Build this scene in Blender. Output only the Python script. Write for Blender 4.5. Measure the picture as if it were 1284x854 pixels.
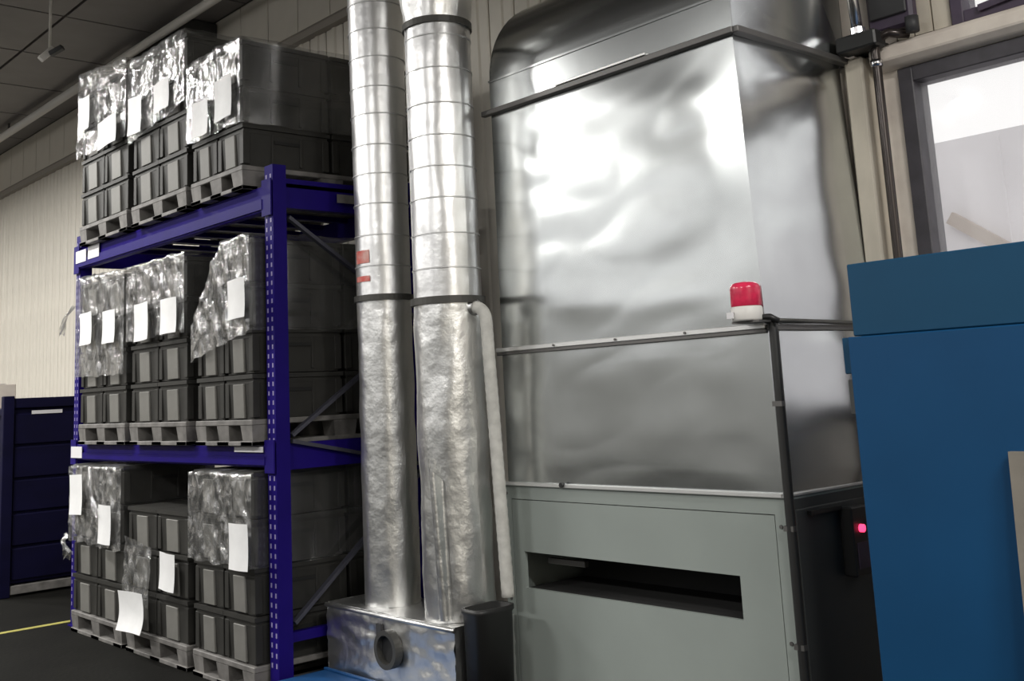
import bpy, bmesh, math, random
from mathutils import Vector, Matrix, noise

for o in list(bpy.data.objects):
    bpy.data.objects.remove(o)
sc = bpy.context.scene
col = sc.collection
random.seed(7)

# ------------------------------------------------------------------ camera
W, H = 1284.0, 854.0
YAW, PITCH, ROLL = math.radians(48.176), math.radians(9.609), math.radians(-2.847)
FPX, CX, CY = 1344.703, 627.975, 262.77
fw = Vector((-math.sin(YAW) * math.cos(PITCH), math.cos(YAW) * math.cos(PITCH), math.sin(PITCH)))
rt = Vector((math.cos(YAW), math.sin(YAW), 0))
up = rt.cross(fw)
r2 = rt * math.cos(ROLL) + up * math.sin(ROLL)
u2 = up * math.cos(ROLL) - rt * math.sin(ROLL)
camd = bpy.data.cameras.new('camera')
cam = bpy.data.objects.new('camera', camd)
col.objects.link(cam)
m = Matrix((r2, u2, -fw)).transposed().to_4x4()
m.translation = Vector((5.2065, -2.9644, 1.5))
cam.matrix_world = m
camd.sensor_width = 36.0
camd.lens = FPX * 36.0 / W
camd.shift_x = (W / 2 - CX) / W
camd.shift_y = (CY - H / 2) / W
camd.clip_start = 0.05
sc.camera = cam

# ------------------------------------------------------------------ world and large lights
world = bpy.data.worlds.new('overcast_sky')
sc.world = world
world.use_nodes = True
bg = world.node_tree.nodes['Background']
bg.inputs[0].default_value = (1.0, 0.985, 0.975, 1)
bg.inputs[1].default_value = 1.18

def area(name, loc, rot, sx, sy, e, c=(1, 1, 1)):
    d = bpy.data.lights.new(name, 'AREA')
    d.shape = 'RECTANGLE'; d.size = sx; d.size_y = sy; d.energy = e; d.color = c
    o = bpy.data.objects.new(name, d); col.objects.link(o)
    o.location = loc; o.rotation_euler = rot
    return o
# high window openings added to the unseen opposite wall, for the hood to reflect: (centre x, width)
ADDED_FRONT_WIN = [(-12.1, 2.6), (-9.0, 2.6), (-5.9, 2.6), (-2.8, 2.6), (0.3, 2.6), (3.4, 2.6)]
sc.view_settings.view_transform = 'Standard'
sc.view_settings.look = 'None'
sc.view_settings.gamma = 1.0
sc.view_settings.use_curve_mapping = False
sc.view_settings.exposure = 0.0
sc.cycles.use_denoising = True
sc.cycles.transparent_max_bounces = 16

# ------------------------------------------------------------------ materials
def mat(name, c, rough=0.6, metal=0.0, var=0.0, vscale=6.0, bump=0.0, bscale=20.0, stretch=(1, 1, 1), c2=None, spec=0.5, emis=None):
    m = bpy.data.materials.new(name); m.use_nodes = True
    nt = m.node_tree; b = nt.nodes['Principled BSDF']
    b.inputs['Base Color'].default_value = (*c, 1)
    b.inputs['Roughness'].default_value = rough
    b.inputs['Metallic'].default_value = metal
    b.inputs['Specular IOR Level'].default_value = spec
    if emis:
        b.inputs['Emission Color'].default_value = (*emis[0], 1); b.inputs['Emission Strength'].default_value = emis[1]
    if var or bump:
        tc = nt.nodes.new('ShaderNodeTexCoord'); mp = nt.nodes.new('ShaderNodeMapping')
        mp.inputs['Scale'].default_value = stretch
        nt.links.new(tc.outputs['Object'], mp.inputs[0])
    if var:
        n = nt.nodes.new('ShaderNodeTexNoise'); n.inputs['Scale'].default_value = vscale; n.inputs['Detail'].default_value = 6
        nt.links.new(mp.outputs[0], n.inputs['Vector'])
        r = nt.nodes.new('ShaderNodeValToRGB')
        cc = c2 if c2 else tuple(x * (1 - var) for x in c)
        r.color_ramp.elements[0].position = 0.35; r.color_ramp.elements[1].position = 0.65
        r.color_ramp.elements[0].color = (*cc, 1); r.color_ramp.elements[1].color = (*c, 1)
        nt.links.new(n.outputs['Fac'], r.inputs[0]); nt.links.new(r.outputs[0], b.inputs['Base Color'])
    if bump:
        n2 = nt.nodes.new('ShaderNodeTexNoise'); n2.inputs['Scale'].default_value = bscale; n2.inputs['Detail'].default_value = 5
        nt.links.new(mp.outputs[0], n2.inputs['Vector'])
        bp = nt.nodes.new('ShaderNodeBump'); bp.inputs['Strength'].default_value = bump; bp.inputs['Distance'].default_value = 0.02
        nt.links.new(n2.outputs['Fac'], bp.inputs['Height']); nt.links.new(bp.outputs[0], b.inputs['Normal'])
    return m

M = {}
M['floor'] = mat('dark_concrete', (0.010, 0.0098, 0.0085), 0.75, spec=0.08, var=0.35, vscale=1.5, bump=0.1, bscale=30)
M['yellow'] = mat('yellow_line_paint', (0.45, 0.41, 0.10), 0.6, var=0.2, vscale=15)
M['wall'] = mat('cream_wall_panel', (0.70, 0.66, 0.58), 0.5, var=0.08, vscale=3)
M['wall2'] = mat('grey_cream_wall', (0.68, 0.62, 0.52), 0.7, var=0.25, vscale=5, stretch=(1, 1, 0.4))
M['wallf'] = mat('grey_hall_wall', (0.30, 0.30, 0.29), 0.7)
M['girt'] = mat('brown_grey_girt', (0.34, 0.31, 0.27), 0.6)
M['seam'] = mat('dark_joint', (0.10, 0.095, 0.09), 0.8)
M['ceil'] = mat('grey_ceiling_panel', (0.22, 0.205, 0.20), 0.6, var=0.15, vscale=2)
M['pipe'] = mat('pale_grey_pipe', (0.72, 0.70, 0.66), 0.4)
M['lintel'] = mat('stained_plaster', (0.78, 0.71, 0.63), 0.8, var=0.4, vscale=5, c2=(0.62, 0.55, 0.49))
M['winframe'] = mat('dark_window_frame', (0.06, 0.055, 0.065), 0.5, var=0.3, vscale=12)
M['crate'] = mat('charcoal_crate_plastic', (0.036, 0.035, 0.032), 0.55, var=0.2, vscale=8, spec=0.3)
M['rib'] = mat('grey_crate_rib', (0.20, 0.196, 0.182), 0.5, var=0.15, vscale=8, spec=0.3)
M['slot'] = mat('black_slot', (0.012, 0.012, 0.012), 0.8)
M['pallet'] = mat('grey_pallet_plastic', (0.22, 0.21, 0.20), 0.6, var=0.45, vscale=10)
M['rack'] = mat('violet_blue_rack_paint', (0.013, 0.005, 0.15), 0.5, var=0.15, vscale=5, spec=0.1)
M['rackdot'] = mat('bare_slot_edge', (0.28, 0.25, 0.45), 0.4)
M['brace'] = mat('dull_steel_brace', (0.06, 0.06, 0.08), 0.5, 0.2)
M['paper'] = mat('white_paper', (0.86, 0.86, 0.86), 0.7, var=0.06, vscale=9, bump=0.15, bscale=9)
M['navy'] = mat('dark_navy_steel', (0.004, 0.0035, 0.028), 0.65, var=0.3, vscale=2, stretch=(1, 1, 3), spec=0.15)
M['label'] = mat('white_label', (0.75, 0.74, 0.76), 0.6)
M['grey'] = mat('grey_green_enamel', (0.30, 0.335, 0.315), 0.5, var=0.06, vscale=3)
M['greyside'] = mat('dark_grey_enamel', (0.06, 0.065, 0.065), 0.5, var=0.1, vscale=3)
M['galv'] = mat('galvanized_sheet', (0.655, 0.68, 0.685), 0.21, 1.0, var=0.08, vscale=4, bump=0.03, bscale=5, stretch=(1, 1, 1))
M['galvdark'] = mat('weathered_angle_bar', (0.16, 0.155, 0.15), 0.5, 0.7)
M['galvrim'] = mat('bright_sheet_edge', (0.80, 0.80, 0.79), 0.35, 0.6)
M['foil'] = mat('crumpled_foil', (0.84, 0.84, 0.83), 0.36, 1.0, var=0.08, vscale=8, bump=0.32, bscale=11)
M['foilsmooth'] = mat('smooth_foil_wrap', (0.86, 0.86, 0.86), 0.36, 1.0, var=0.06, vscale=6, bump=0.12, bscale=16)
M['foilseam'] = mat('foil_tape_seam', (0.58, 0.58, 0.58), 0.5, 0.8)
M['clamp'] = mat('dark_clamp_band', (0.08, 0.078, 0.072), 0.5, 0.5)
M['hose'] = mat('white_flex_hose', (0.66, 0.65, 0.61), 0.6, var=0.2, vscale=20)
M['black'] = mat('black_plastic', (0.018, 0.018, 0.018), 0.45)
M['dark'] = mat('dark_grey_steel', (0.045, 0.045, 0.048), 0.55, var=0.3, vscale=6)
M['purple'] = mat('dusky_purple_frame', (0.07, 0.05, 0.085), 0.5, var=0.3, vscale=9)
M['blackpipe'] = mat('dark_brown_pipe', (0.055, 0.045, 0.042), 0.25, 0.5)
M['chrome'] = mat('bright_steel', (0.75, 0.74, 0.76), 0.2, 1.0)
M['blue'] = mat('blue_painted_sheet', (0.005, 0.056, 0.148), 0.5, var=0.12, vscale=2, spec=0.2)
M['blue2'] = mat('teal_blue_painted_sheet', (0.007, 0.058, 0.125), 0.5, var=0.12, vscale=2, spec=0.2)
M['tray'] = mat('bright_blue_paint', (0.012, 0.075, 0.22), 0.45, var=0.15, vscale=8)
M['board'] = mat('brown_grey_board', (0.21, 0.19, 0.16), 0.7, var=0.2, vscale=6)
M['red'] = mat('red_beacon_lens', (0.75, 0.035, 0.10), 0.18, var=0.25, vscale=22)
M['redstick'] = mat('faded_red_print', (0.72, 0.12, 0.10), 0.6, var=0.4, vscale=18, c2=(0.75, 0.45, 0.40))
M['white'] = mat('off_white_plastic', (0.72, 0.70, 0.67), 0.5)
M['led'] = mat('red_indicator', (0.9, 0.05, 0.12), 0.4, emis=((1.0, 0.04, 0.12), 3.0))
M['tube'] = mat('added_lamp_tube', (1, 1, 1), 0.4, emis=((1, 0.98, 0.94), 4.0))
M['outside'] = mat('pale_outside_render', (0.86, 0.84, 0.86), 0.8, var=0.1, vscale=1)
M['outside2'] = mat('tan_outside_trim', (0.45, 0.38, 0.32), 0.8)

def film_material(name, scale, bump, lo, hi):
    m = bpy.data.materials.new(name); m.use_nodes = True
    nt = m.node_tree; nt.nodes.clear()
    out = nt.nodes.new('ShaderNodeOutputMaterial')
    tr = nt.nodes.new('ShaderNodeBsdfTransparent'); tr.inputs[0].default_value = (0.90, 0.90, 0.90, 1)
    gl = nt.nodes.new('ShaderNodeBsdfGlossy'); gl.inputs['Roughness'].default_value = 0.13; gl.inputs[0].default_value = (0.95, 0.95, 0.95, 1)
    df = nt.nodes.new('ShaderNodeBsdfDiffuse'); df.inputs[0].default_value = (0.6, 0.6, 0.6, 1)
    tc = nt.nodes.new('ShaderNodeTexCoord')
    mp = nt.nodes.new('ShaderNodeMapping'); mp.inputs['Scale'].default_value = (1.3, 1, 0.75); mp.inputs['Rotation'].default_value = (0, 0.5, 0)
    nt.links.new(tc.outputs['Object'], mp.inputs[0])
    n = nt.nodes.new('ShaderNodeTexNoise'); n.inputs['Scale'].default_value = scale; n.inputs['Detail'].default_value = 6; n.inputs['Distortion'].default_value = 0.8
    nt.links.new(mp.outputs[0], n.inputs['Vector'])
    bp = nt.nodes.new('ShaderNodeBump'); bp.inputs['Strength'].default_value = bump; bp.inputs['Distance'].default_value = 0.03
    nt.links.new(n.outputs['Fac'], bp.inputs['Height'])
    nt.links.new(bp.outputs[0], gl.inputs['Normal'])
    r = nt.nodes.new('ShaderNodeValToRGB')
    r.color_ramp.elements[0].position = 0.42; r.color_ramp.elements[0].color = (lo, lo, lo, 1)
    r.color_ramp.elements[1].position = 0.68; r.color_ramp.elements[1].color = (hi, hi, hi, 1)
    nt.links.new(n.outputs['Fac'], r.inputs[0])
    m1 = nt.nodes.new('ShaderNodeMixShader'); m1.inputs[0].default_value = 0.30
    nt.links.new(gl.outputs[0], m1.inputs[1]); nt.links.new(df.outputs[0], m1.inputs[2])
    m2 = nt.nodes.new('ShaderNodeMixShader')
    nt.links.new(r.outputs[0], m2.inputs[0]); nt.links.new(tr.outputs[0], m2.inputs[1]); nt.links.new(m1.outputs[0], m2.inputs[2])
    nt.links.new(m2.outputs[0], out.inputs[0])
    return m
M['film'] = film_material('clear_crumpled_film', 14, 0.55, 0.20, 0.68)
M['filmtight'] = film_material('clear_tight_film', 3, 0.12, 0.08, 0.16)

def glass_material():
    m = bpy.data.materials.new('dusty_window_glass'); m.use_nodes = True
    nt = m.node_tree; nt.nodes.clear()
    out = nt.nodes.new('ShaderNodeOutputMaterial')
    tr = nt.nodes.new('ShaderNodeBsdfTransparent'); tr.inputs[0].default_value = (0.98, 0.98, 0.98, 1)
    tl = nt.nodes.new('ShaderNodeBsdfTranslucent'); tl.inputs[0].default_value = (0.9, 0.9, 0.9, 1)
    gl = nt.nodes.new('ShaderNodeBsdfGlossy'); gl.inputs['Roughness'].default_value = 0.05
    a = nt.nodes.new('ShaderNodeMixShader'); a.inputs[0].default_value = 0.12
    b = nt.nodes.new('ShaderNodeMixShader'); b.inputs[0].default_value = 0.025
    nt.links.new(tr.outputs[0], a.inputs[1]); nt.links.new(tl.outputs[0], a.inputs[2])
    nt.links.new(a.outputs[0], b.inputs[1]); nt.links.new(gl.outputs[0], b.inputs[2])
    nt.links.new(b.outputs[0], out.inputs[0])
    return m
M['glass'] = glass_material()

# ------------------------------------------------------------------ mesh helpers
class MB:
    def __init__(s): s.v = []; s.f = []; s.smooth = False
    def box(s, x0, x1, y0, y1, z0, z1):
        b = len(s.v)
        s.v += [(x0, y0, z0), (x1, y0, z0), (x1, y1, z0), (x0, y1, z0), (x0, y0, z1), (x1, y0, z1), (x1, y1, z1), (x0, y1, z1)]
        s.f += [tuple(b + i for i in q) for q in ((0, 3, 2, 1), (4, 5, 6, 7), (0, 1, 5, 4), (1, 2, 6, 5), (2, 3, 7, 6), (3, 0, 4, 7))]
        return s
    def taper(s, a, z0, b_, z1):
        b = len(s.v)
        s.v += [(a[0], a[2], z0), (a[1], a[2], z0), (a[1], a[3], z0), (a[0], a[3], z0), (b_[0], b_[2], z1), (b_[1], b_[2], z1), (b_[1], b_[3], z1), (b_[0], b_[3], z1)]
        s.f += [tuple(b + i for i in q) for q in ((0, 3, 2, 1), (4, 5, 6, 7), (0, 1, 5, 4), (1, 2, 6, 5), (2, 3, 7, 6), (3, 0, 4, 7))]
        return s
    def bar(s, p, q, w, h, upv=(0, 0, 1)):
        p = Vector(p); q = Vector(q); d = (q - p).normalized(); u = Vector(upv)
        r = d.cross(u).normalized(); u = r.cross(d)
        b = len(s.v)
        for e in (p, q):
            for a, c in ((-1, -1), (1, -1), (1, 1), (-1, 1)):
                s.v.append(tuple(e + r * a * w / 2 + u * c * h / 2))
        s.f += [tuple(b + i for i in k) for k in ((0, 3, 2, 1), (4, 5, 6, 7), (0, 1, 5, 4), (1, 2, 6, 5), (2, 3, 7, 6), (3, 0, 4, 7))]
        return s
    def prism(s, pts, x0, x1):          # pts in (y,z), extruded along x
        b = len(s.v); n = len(pts)
        s.v += [(x0, y, z) for y, z in pts] + [(x1, y, z) for y, z in pts]
        s.f += [tuple(b + i for i in range(n))[::-1], tuple(b + n + i for i in range(n))]
        s.f += [(b + i, b + (i + 1) % n, b + n + (i + 1) % n, b + n + i) for i in range(n)]
        return s
    def lathe(s, prof, cx, cy, n=24, cap=True):   # prof (r,z)
        b = len(s.v); k = len(prof)
        for r, z in prof:
            for i in range(n):
                a = 2 * math.pi * i / n; s.v.append((cx + r * math.cos(a), cy + r * math.sin(a), z))
        for j in range(k - 1):
            for i in range(n):
                s.f.append((b + j * n + i, b + j * n + (i + 1) % n, b + (j + 1) * n + (i + 1) % n, b + (j + 1) * n + i))
        if cap:
            s.f.append(tuple(b + i for i in range(n))[::-1]); s.f.append(tuple(b + (k - 1) * n + i for i in range(n)))
        return s
    def tube(s, pts, r, n=12, rf=None):
        pts = [Vector(p) for p in pts]; b = len(s.v); k = len(pts)
        ref = None
        for j, p in enumerate(pts):
            d = (pts[min(j + 1, k - 1)] - pts[max(j - 1, 0)]).normalized()
            if ref is None:
                ref = d.orthogonal().normalized()
            ref = (ref - d * ref.dot(d)).normalized(); bi = d.cross(ref)
            rr = r if rf is None else rf(j)
            for i in range(n):
                a = 2 * math.pi * i / n; s.v.append(tuple(p + (ref * math.cos(a) + bi * math.sin(a)) * rr))
        for j in range(k - 1):
            for i in range(n):
                s.f.append((b + j * n + i, b + j * n + (i + 1) % n, b + (j + 1) * n + (i + 1) % n, b + (j + 1) * n + i))
        s.f.append(tuple(b + i for i in range(n))[::-1]); s.f.append(tuple(b + (k - 1) * n + i for i in range(n)))
        return s
    def grid(s, fn, nu, nv):
        b = len(s.v)
        for j in range(nv + 1):
            for i in range(nu + 1):
                s.v.append(tuple(fn(i / nu, j / nv)))
        for j in range(nv):
            for i in range(nu):
                q = b + j * (nu + 1) + i
                s.f.append((q, q + 1, q + nu + 2, q + nu + 1))
        return s
    def mesh(s, name, material, smooth=False, bevel=0.0, seg=1):
        me = bpy.data.meshes.new(name); me.from_pydata(s.v, [], s.f)
        bm = bmesh.new(); bm.from_mesh(me)
        bmesh.ops.recalc_face_normals(bm, faces=bm.faces)
        if bevel:
            bmesh.ops.bevel(bm, geom=list(bm.edges), offset=bevel, segments=seg, affect='EDGES', profile=0.6)
        bm.to_mesh(me); bm.free()
        me.materials.append(M[material])
        if smooth:
            for p in me.polygons: p.use_smooth = True
        me.update()
        return me
    def build(s, name, material, parent=None, smooth=False, bevel=0.0, seg=1, loc=None):
        return link(name, s.mesh(name, material, smooth, bevel, seg), parent, loc)

def link(name, me, parent=None, loc=None):
    o = bpy.data.objects.new(name, me); col.objects.link(o)
    if parent: o.parent = parent
    if loc: o.location = loc
    return o
def tag(o, label, cat, group=None):
    o['label'] = label; o['category'] = cat
    if group: o['group'] = group
    return o
def thing(name, label, cat, loc=(0, 0, 0), group=None, rz=0):
    o = bpy.data.objects.new(name, None); col.objects.link(o)
    o.location = loc; o.rotation_euler = (0, 0, rz); o.empty_display_size = 0.1
    return tag(o, label, cat, group)
def struct(o): o['kind'] = 'structure'; return o
def rel(mb, o):   # shift world-space mesh into a parent's space
    l = o.location; mb.v = [(x - l.x, y - l.y, z - l.z) for x, y, z in mb.v]; return mb

# ================================================================== THE SETTING
YW = 1.6                      # inner face of the back wall
ZC = 5.1                      # ceiling
ZG = 4.5                      # girt
fl = struct(MB().box(-14, 9, -9.3, 2.0, -0.2, 0).build('floor', 'floor'))
tag(MB().box(-3.13, -3.07, -4.0, 0.9, 0.0, 0.002).build('floor_marking', 'yellow'), 'yellow painted line on the dark floor beside the blue cabinet', 'floor line')

# back wall: backing around two window openings, with upright panels in front
wb = MB()
wb.box(-14, 2.90, YW + 0.02, YW + 0.2, 0, ZC)
wb.box(2.90, 9, YW + 0.02, YW + 0.2, 0, 1.28)
wb.box(2.90, 3.17, YW + 0.02, YW + 0.2, 2.86, ZC)
wb.box(3.17, 9, YW + 0.02, YW + 0.2, 2.86, 3.0)
wb.box(3.17, 9, YW + 0.02, YW + 0.2, 4.3, ZC)
wb.box(5.6, 9, YW + 0.02, YW + 0.2, 1.28, 4.3)
wall = struct(wb.build('wall_back', 'seam'))
def wall_panel(w, h):
    p = MB(); t = 0.02
    pts = [(-w / 2 + 0.006, t), (-w / 2 + 0.006, 0.006), (-w / 2 + 0.02, 0), (-0.03, 0), (-0.018, -0.012), (0.018, -0.012), (0.03, 0), (w / 2 - 0.02, 0), (w / 2 - 0.006, 0.006), (w / 2 - 0.006, t)]
    n = len(pts)
    p.v = [(x, y, 0) for x, y in pts] + [(x, y, h) for x, y in pts]
    p.f = [tuple(range(n))[::-1], tuple(range(n, 2 * n))] + [(i, (i + 1) % n, n + (i + 1) % n, n + i) for i in range(n)]
    return p
PW = 0.25
pm = wall_panel(PW, ZG - 0.05).mesh('panel', 'wall')
x = -13.8
while x < 2.55:
    link('panel', pm, wall, (x, YW, 0)); x += PW
pm2 = MB().box(-0.245, 0.245, 0, 0.02, 0, ZC - ZG - 0.06).mesh('upper_panel', 'wall')
x = -13.6
while x < 2.6:
    link('upper_panel', pm2, wall, (x, YW, ZG + 0.06)); x += 0.5
MB().box(2.63, 2.90, YW, YW + 0.02, 0, ZC).build('plaster_face', 'lintel', wall)
MB().box(2.90, 5.8, YW, YW + 0.02, 0, 1.27).build('plaster_face', 'lintel', wall)
for k in range(3):     # ribbed cladding left of the upper window
    MB().box(2.905 + k * 0.088, 2.985 + k * 0.088, YW - 0.004 * (k % 2), YW + 0.02, 3.0, ZC).build('cladding_strip', 'wall2', wall)
struct(MB().prism([(YW, ZG - 0.05), (YW - 0.07, ZG - 0.05), (YW - 0.07, ZG + 0.01), (YW - 0.02, ZG + 0.06), (YW, ZG + 0.06)], -14, 2.6).build('trim_1', 'girt'))
# lintel ledge over the window
struct(MB().prism([(YW, 2.865), (YW - 0.05, 2.875), (YW - 0.09, 2.90), (YW - 0.09, 2.955), (YW - 0.06, 2.98), (YW, 2.985)], 2.80, 5.8).build('trim_2', 'lintel', bevel=0.006))
# wall column between hood and window
c = MB(); c.box(2.55, 2.66, YW - 0.06, YW, 0, 2.93); 
struct(c.build('trim_3', 'lintel', bevel=0.006))
struct(MB().box(2.675, 2.77, YW - 0.10, YW, 0, 2.95).build('trim_4', 'wall2', bevel=0.01))

# the other three sides of the hall and the ceiling
wf = MB().box(-14, 9, -9.3, -9.2, 0, 2.6).box(-14, 9, -9.3, -9.2, 4.6, ZC)
e = [-14] + [v for x, w in ADDED_FRONT_WIN for v in (x - w / 2, x + w / 2)] + [9]
for a, b_ in zip(e[::2], e[1::2]): wf.box(a, b_, -9.3, -9.2, 2.6, 4.6)
struct(wf.build('wall_front', 'wallf'))
struct(MB().box(-14.1, -14, -9.3, 1.8, 0, ZC).build('wall_left', 'wall'))
struct(MB().box(9, 9.1, -9.3, 1.8, 0, ZC).build('wall_right', 'wall'))
ce = struct(MB().box(-14.1, 9.1, -9.3, 1.8, ZC + 0.02, ZC + 0.15).build('ceiling', 'seam'))
cp = MB().box(-0.585, 0.585, -0.585, 0.585, -0.012, 0.025).mesh('ceiling_panel', 'ceil')
for i in range(19):
    for j in range(9):
        link('ceiling_panel', cp, ce, (-13.4 + i * 1.2, 0.98 - j * 1.2, ZC))

# windows
def window(name, x0, x1, z0, z1, mull, fm, t=0.07):
    w = struct(bpy.data.objects.new(name, None)); col.objects.link(w)
    MB().box(x0, x0 + t, YW - 0.02, YW + 0.12, z0, z1).build('frame_jamb', fm, w, bevel=0.004)
    MB().box(x1 - t, x1, YW - 0.02, YW + 0.12, z0, z1).build('frame_jamb', fm, w, bevel=0.004)
    MB().box(x0 + t, x1 - t, YW - 0.02, YW + 0.12, z1 - t, z1).build('frame_head', fm, w, bevel=0.004)
    MB().box(x0 + t, x1 - t, YW - 0.02, YW + 0.12, z0, z0 + t).build('frame_sill', fm, w, bevel=0.004)
    xs = [x0 + t] + [v for mx in mull for v in (mx - 0.025, mx + 0.025)] + [x1 - t]
    for mx in mull:
        MB().box(mx - 0.025, mx + 0.025, YW + 0.01, YW + 0.09, z0 + t, z1 - t).build('mullion', fm, w)
    for a, b_ in zip(xs[::2], xs[1::2]):
        MB().box(a, b_, YW + 0.05, YW + 0.056, z0 + t, z1 - t).build('pane', 'glass', w)
    return w
window('window_1', 2.893, 5.6, 1.28, 2.862, [4.25], 'winframe')
w2 = window('window_2', 3.17, 5.6, 2.99, 4.3, [3.36, 4.4], 'purple', 0.055)
MB().bar((3.2, YW - 0.03, 3.32), (3.9, YW - 0.03, 2.99), 0.02, 0.04).build('stay_bar', 'purple', w2)
MB().bar((3.30, YW - 0.03, 3.03), (3.9, YW - 0.03, 3.09), 0.02, 0.03).build('stay_bar', 'purple', w2)

# what shows outside, through the dusty panes
ob = thing('outbuilding', 'pale rendered building outside, seen through the big window', 'building', (4.0, 9.0, 0))
rel(MB().box(-6, 16, 9.0, 12.0, -0.05, 4.1), ob).build('facade', 'outside', ob)
rel(MB().bar((-0.42, 8.95, 3.2), (0.6, 8.95, 2.45), 0.08, 0.14), ob).build('sloping_trim', 'outside2', ob)
for k in range(4):
    rel(MB().box(-1.6 + k * 0.9, -1.585 + k * 0.9, 8.985, 9.0, 0, 4.05), ob).build('facade_joint', 'outside', ob)
og = struct(MB().box(-14, 20, 1.8, 30, -0.25, -0.05).build('yard_ground', 'outside'))
og.name = 'floor_outside'

# long pipe and dark box under the ceiling
p = thing('ceiling_pipe', 'long pale grey pipe running under the ceiling above the cream wall', 'pipe', (-5.5, 1.15, 4.97))
rel(MB().tube([(-14, 1.15, 4.97), (-5.52, 1.15, 4.97)], 0.046, 14), p).build('pipe_run', 'pipe', p, True)
rel(MB().tube([(-5.48, 1.15, 4.97), (0.2, 1.15, 4.97)], 0.042, 14), p).build('pipe_run', 'pipe', p, True)
rel(MB().tube([(-5.58, 1.15, 4.97), (-5.42, 1.15, 4.97)], 0.055, 14), p).build('coupling', 'pipe', p, True)
for x in (-11.5, -8.5, -2.6):
    rel(MB().box(x - 0.015, x + 0.015, 1.14, 1.16, 5.0, ZC), p).build('hanger', 'dark', p)
h = thing('wall_duct_box', 'dark steel box fixed high on the wall under the pale pipe', 'box', (-4.3, 1.3, 4.3))
rel(MB().box(-4.9, -3.8, 1.22, YW - 0.005, 4.2, ZC - 0.02), h).build('casing', 'dark', h, bevel=0.01)
rel(MB().box(-4.95, -3.78, 1.20, YW - 0.005, 4.16, 4.2), h).build('flange', 'dark', h)

# pendant device on a rod
p = thing('ceiling_pendant', 'small pale device hanging on a thin rod from the dark ceiling', 'pendant', (-3.5, -0.05, 4.42))
MB().tube([(0, 0, 0.0), (0, 0, ZC - 4.42 - 0.01)], 0.012, 8).build('rod', 'pipe', p, True)
MB().lathe([(0.045, 0.66), (0.045, 0.675)], 0, 0, 12).build('ceiling_rose', 'pipe', p)
MB().bar((-0.01, -0.07, -0.07), (0.0, 0.03, 0.04), 0.05, 0.055).build('head', 'white', p, bevel=0.006)
MB().bar((0.02, 0.0, -0.02), (0.1, 0.07, 0.03), 0.05, 0.04).build('bracket', 'dark', p, bevel=0.004)

# added unseen lamps behind and beside the camera, to brighten wall, rack and hood
for x, ly in [(-10.2, -1.6), (-6.6, -1.6), (-2.6, -2.2), (7.3, -2.6), (6.5, -0.7), (-9.0, -5.4), (-4.8, -5.4), (-0.6, -5.4), (3.6, -5.4)]:
    t = thing('added_hall_lamp', 'unseen white twin tube lamp added below the ceiling to light the hall', 'lamp', (x, ly, 4.5), 'added unseen hall lamps')
    MB().prism([(-0.12, 0), (-0.06, 0.08), (0.06, 0.08), (0.12, 0)], -0.75, 0.75).build('housing', 'white', t)
    for yy in (-0.05, 0.05):
        MB().tube([(-0.7, yy, -0.02), (0.7, yy, -0.02)], 0.014, 8).build('tube', 'tube', t, True)
    for xx in (-0.5, 0.5):
        MB().tube([(xx, 0, 0.08), (xx, 0, ZC - 4.515)], 0.006, 6).build('hanger', 'dark', t)
    area('added_lamp_light', (x, ly, 4.45), (0, 0, 0), 1.4, 0.22, 165, (1.0, 0.98, 0.94))

# ================================================================== THE RACK
RL, RD = -2.955, 1.08
Z1B, Z1T, Z2B, Z2T, ZT = 1.158, 1.273, 2.557, 2.703, 2.815
rk = thing('pallet_rack', 'violet blue steel pallet rack with two beam levels of wrapped crates', 'rack', (-1.4, 0, 0))
def R(mb, name, material, parent=rk, **k): return rel(mb, rk).build(name, material, parent, **k)
def post(x0, x1, y0, y1, front):
    mb = MB(); t = 0.006
    mb.box(x0, x1, y0 if front else y1 - t, y0 + t if front else y1, 0, ZT)
    mb.box(x0, x0 + t, y0 + t if front else y0, y1 if front else y1 - t, 0, ZT)
    mb.box(x1 - t, x1, y0 + t if front else y0, y1 if front else y1 - t, 0, ZT)
    o = R(mb, 'upright', 'rack')
    d = MB(); yy = y0 - 0.002 if front else y1
    z = 0.15
    while z < ZT - 0.05:
        for xx in (x0 + 0.022, x1 - 0.022):
            d.box(xx - 0.006, xx + 0.006, yy, yy + 0.002, z - 0.012, z + 0.012)
        z += 0.05
    s = R(d, 'slot_row', 'rackdot', o); s['kind'] = 'stuff'
    R(MB().box(x0, x1 + 0.02, y0 - 0.02, y1 + 0.02, 0, 0.008), 'base_plate', 'rack')
for x0, x1 in ((-0.09, 0.0), (RL, RL + 0.09)):
    post(x0, x1, 0.0, 0.085, True)
    post(x0, x1, RD - 0.085, RD, False)
    xm = (x0 + x1) / 2
    for z in (0.25, Z1B - 0.02, Z2B + 0.02, ZT - 0.12):
        R(MB().box(xm - 0.02, xm + 0.02, 0.09, RD - 0.09, z, z + (0.14 if z > 1 and z < 2.6 else 0.05)), 'side_rail', 'rack')
    zz = [0.35, 1.10, 1.32, 1.95, 2.55]
    for i in range(4):
        a, b_ = ((0.1, RD - 0.1) if i % 2 == 0 else (RD - 0.1, 0.1))
        R(MB().bar((x1 - 0.01, a, zz[i]), (x1 - 0.01, b_, zz[i + 1] - 0.03), 0.02, 0.035, (1, 0, 0)), 'diagonal_brace', 'brace')
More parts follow.
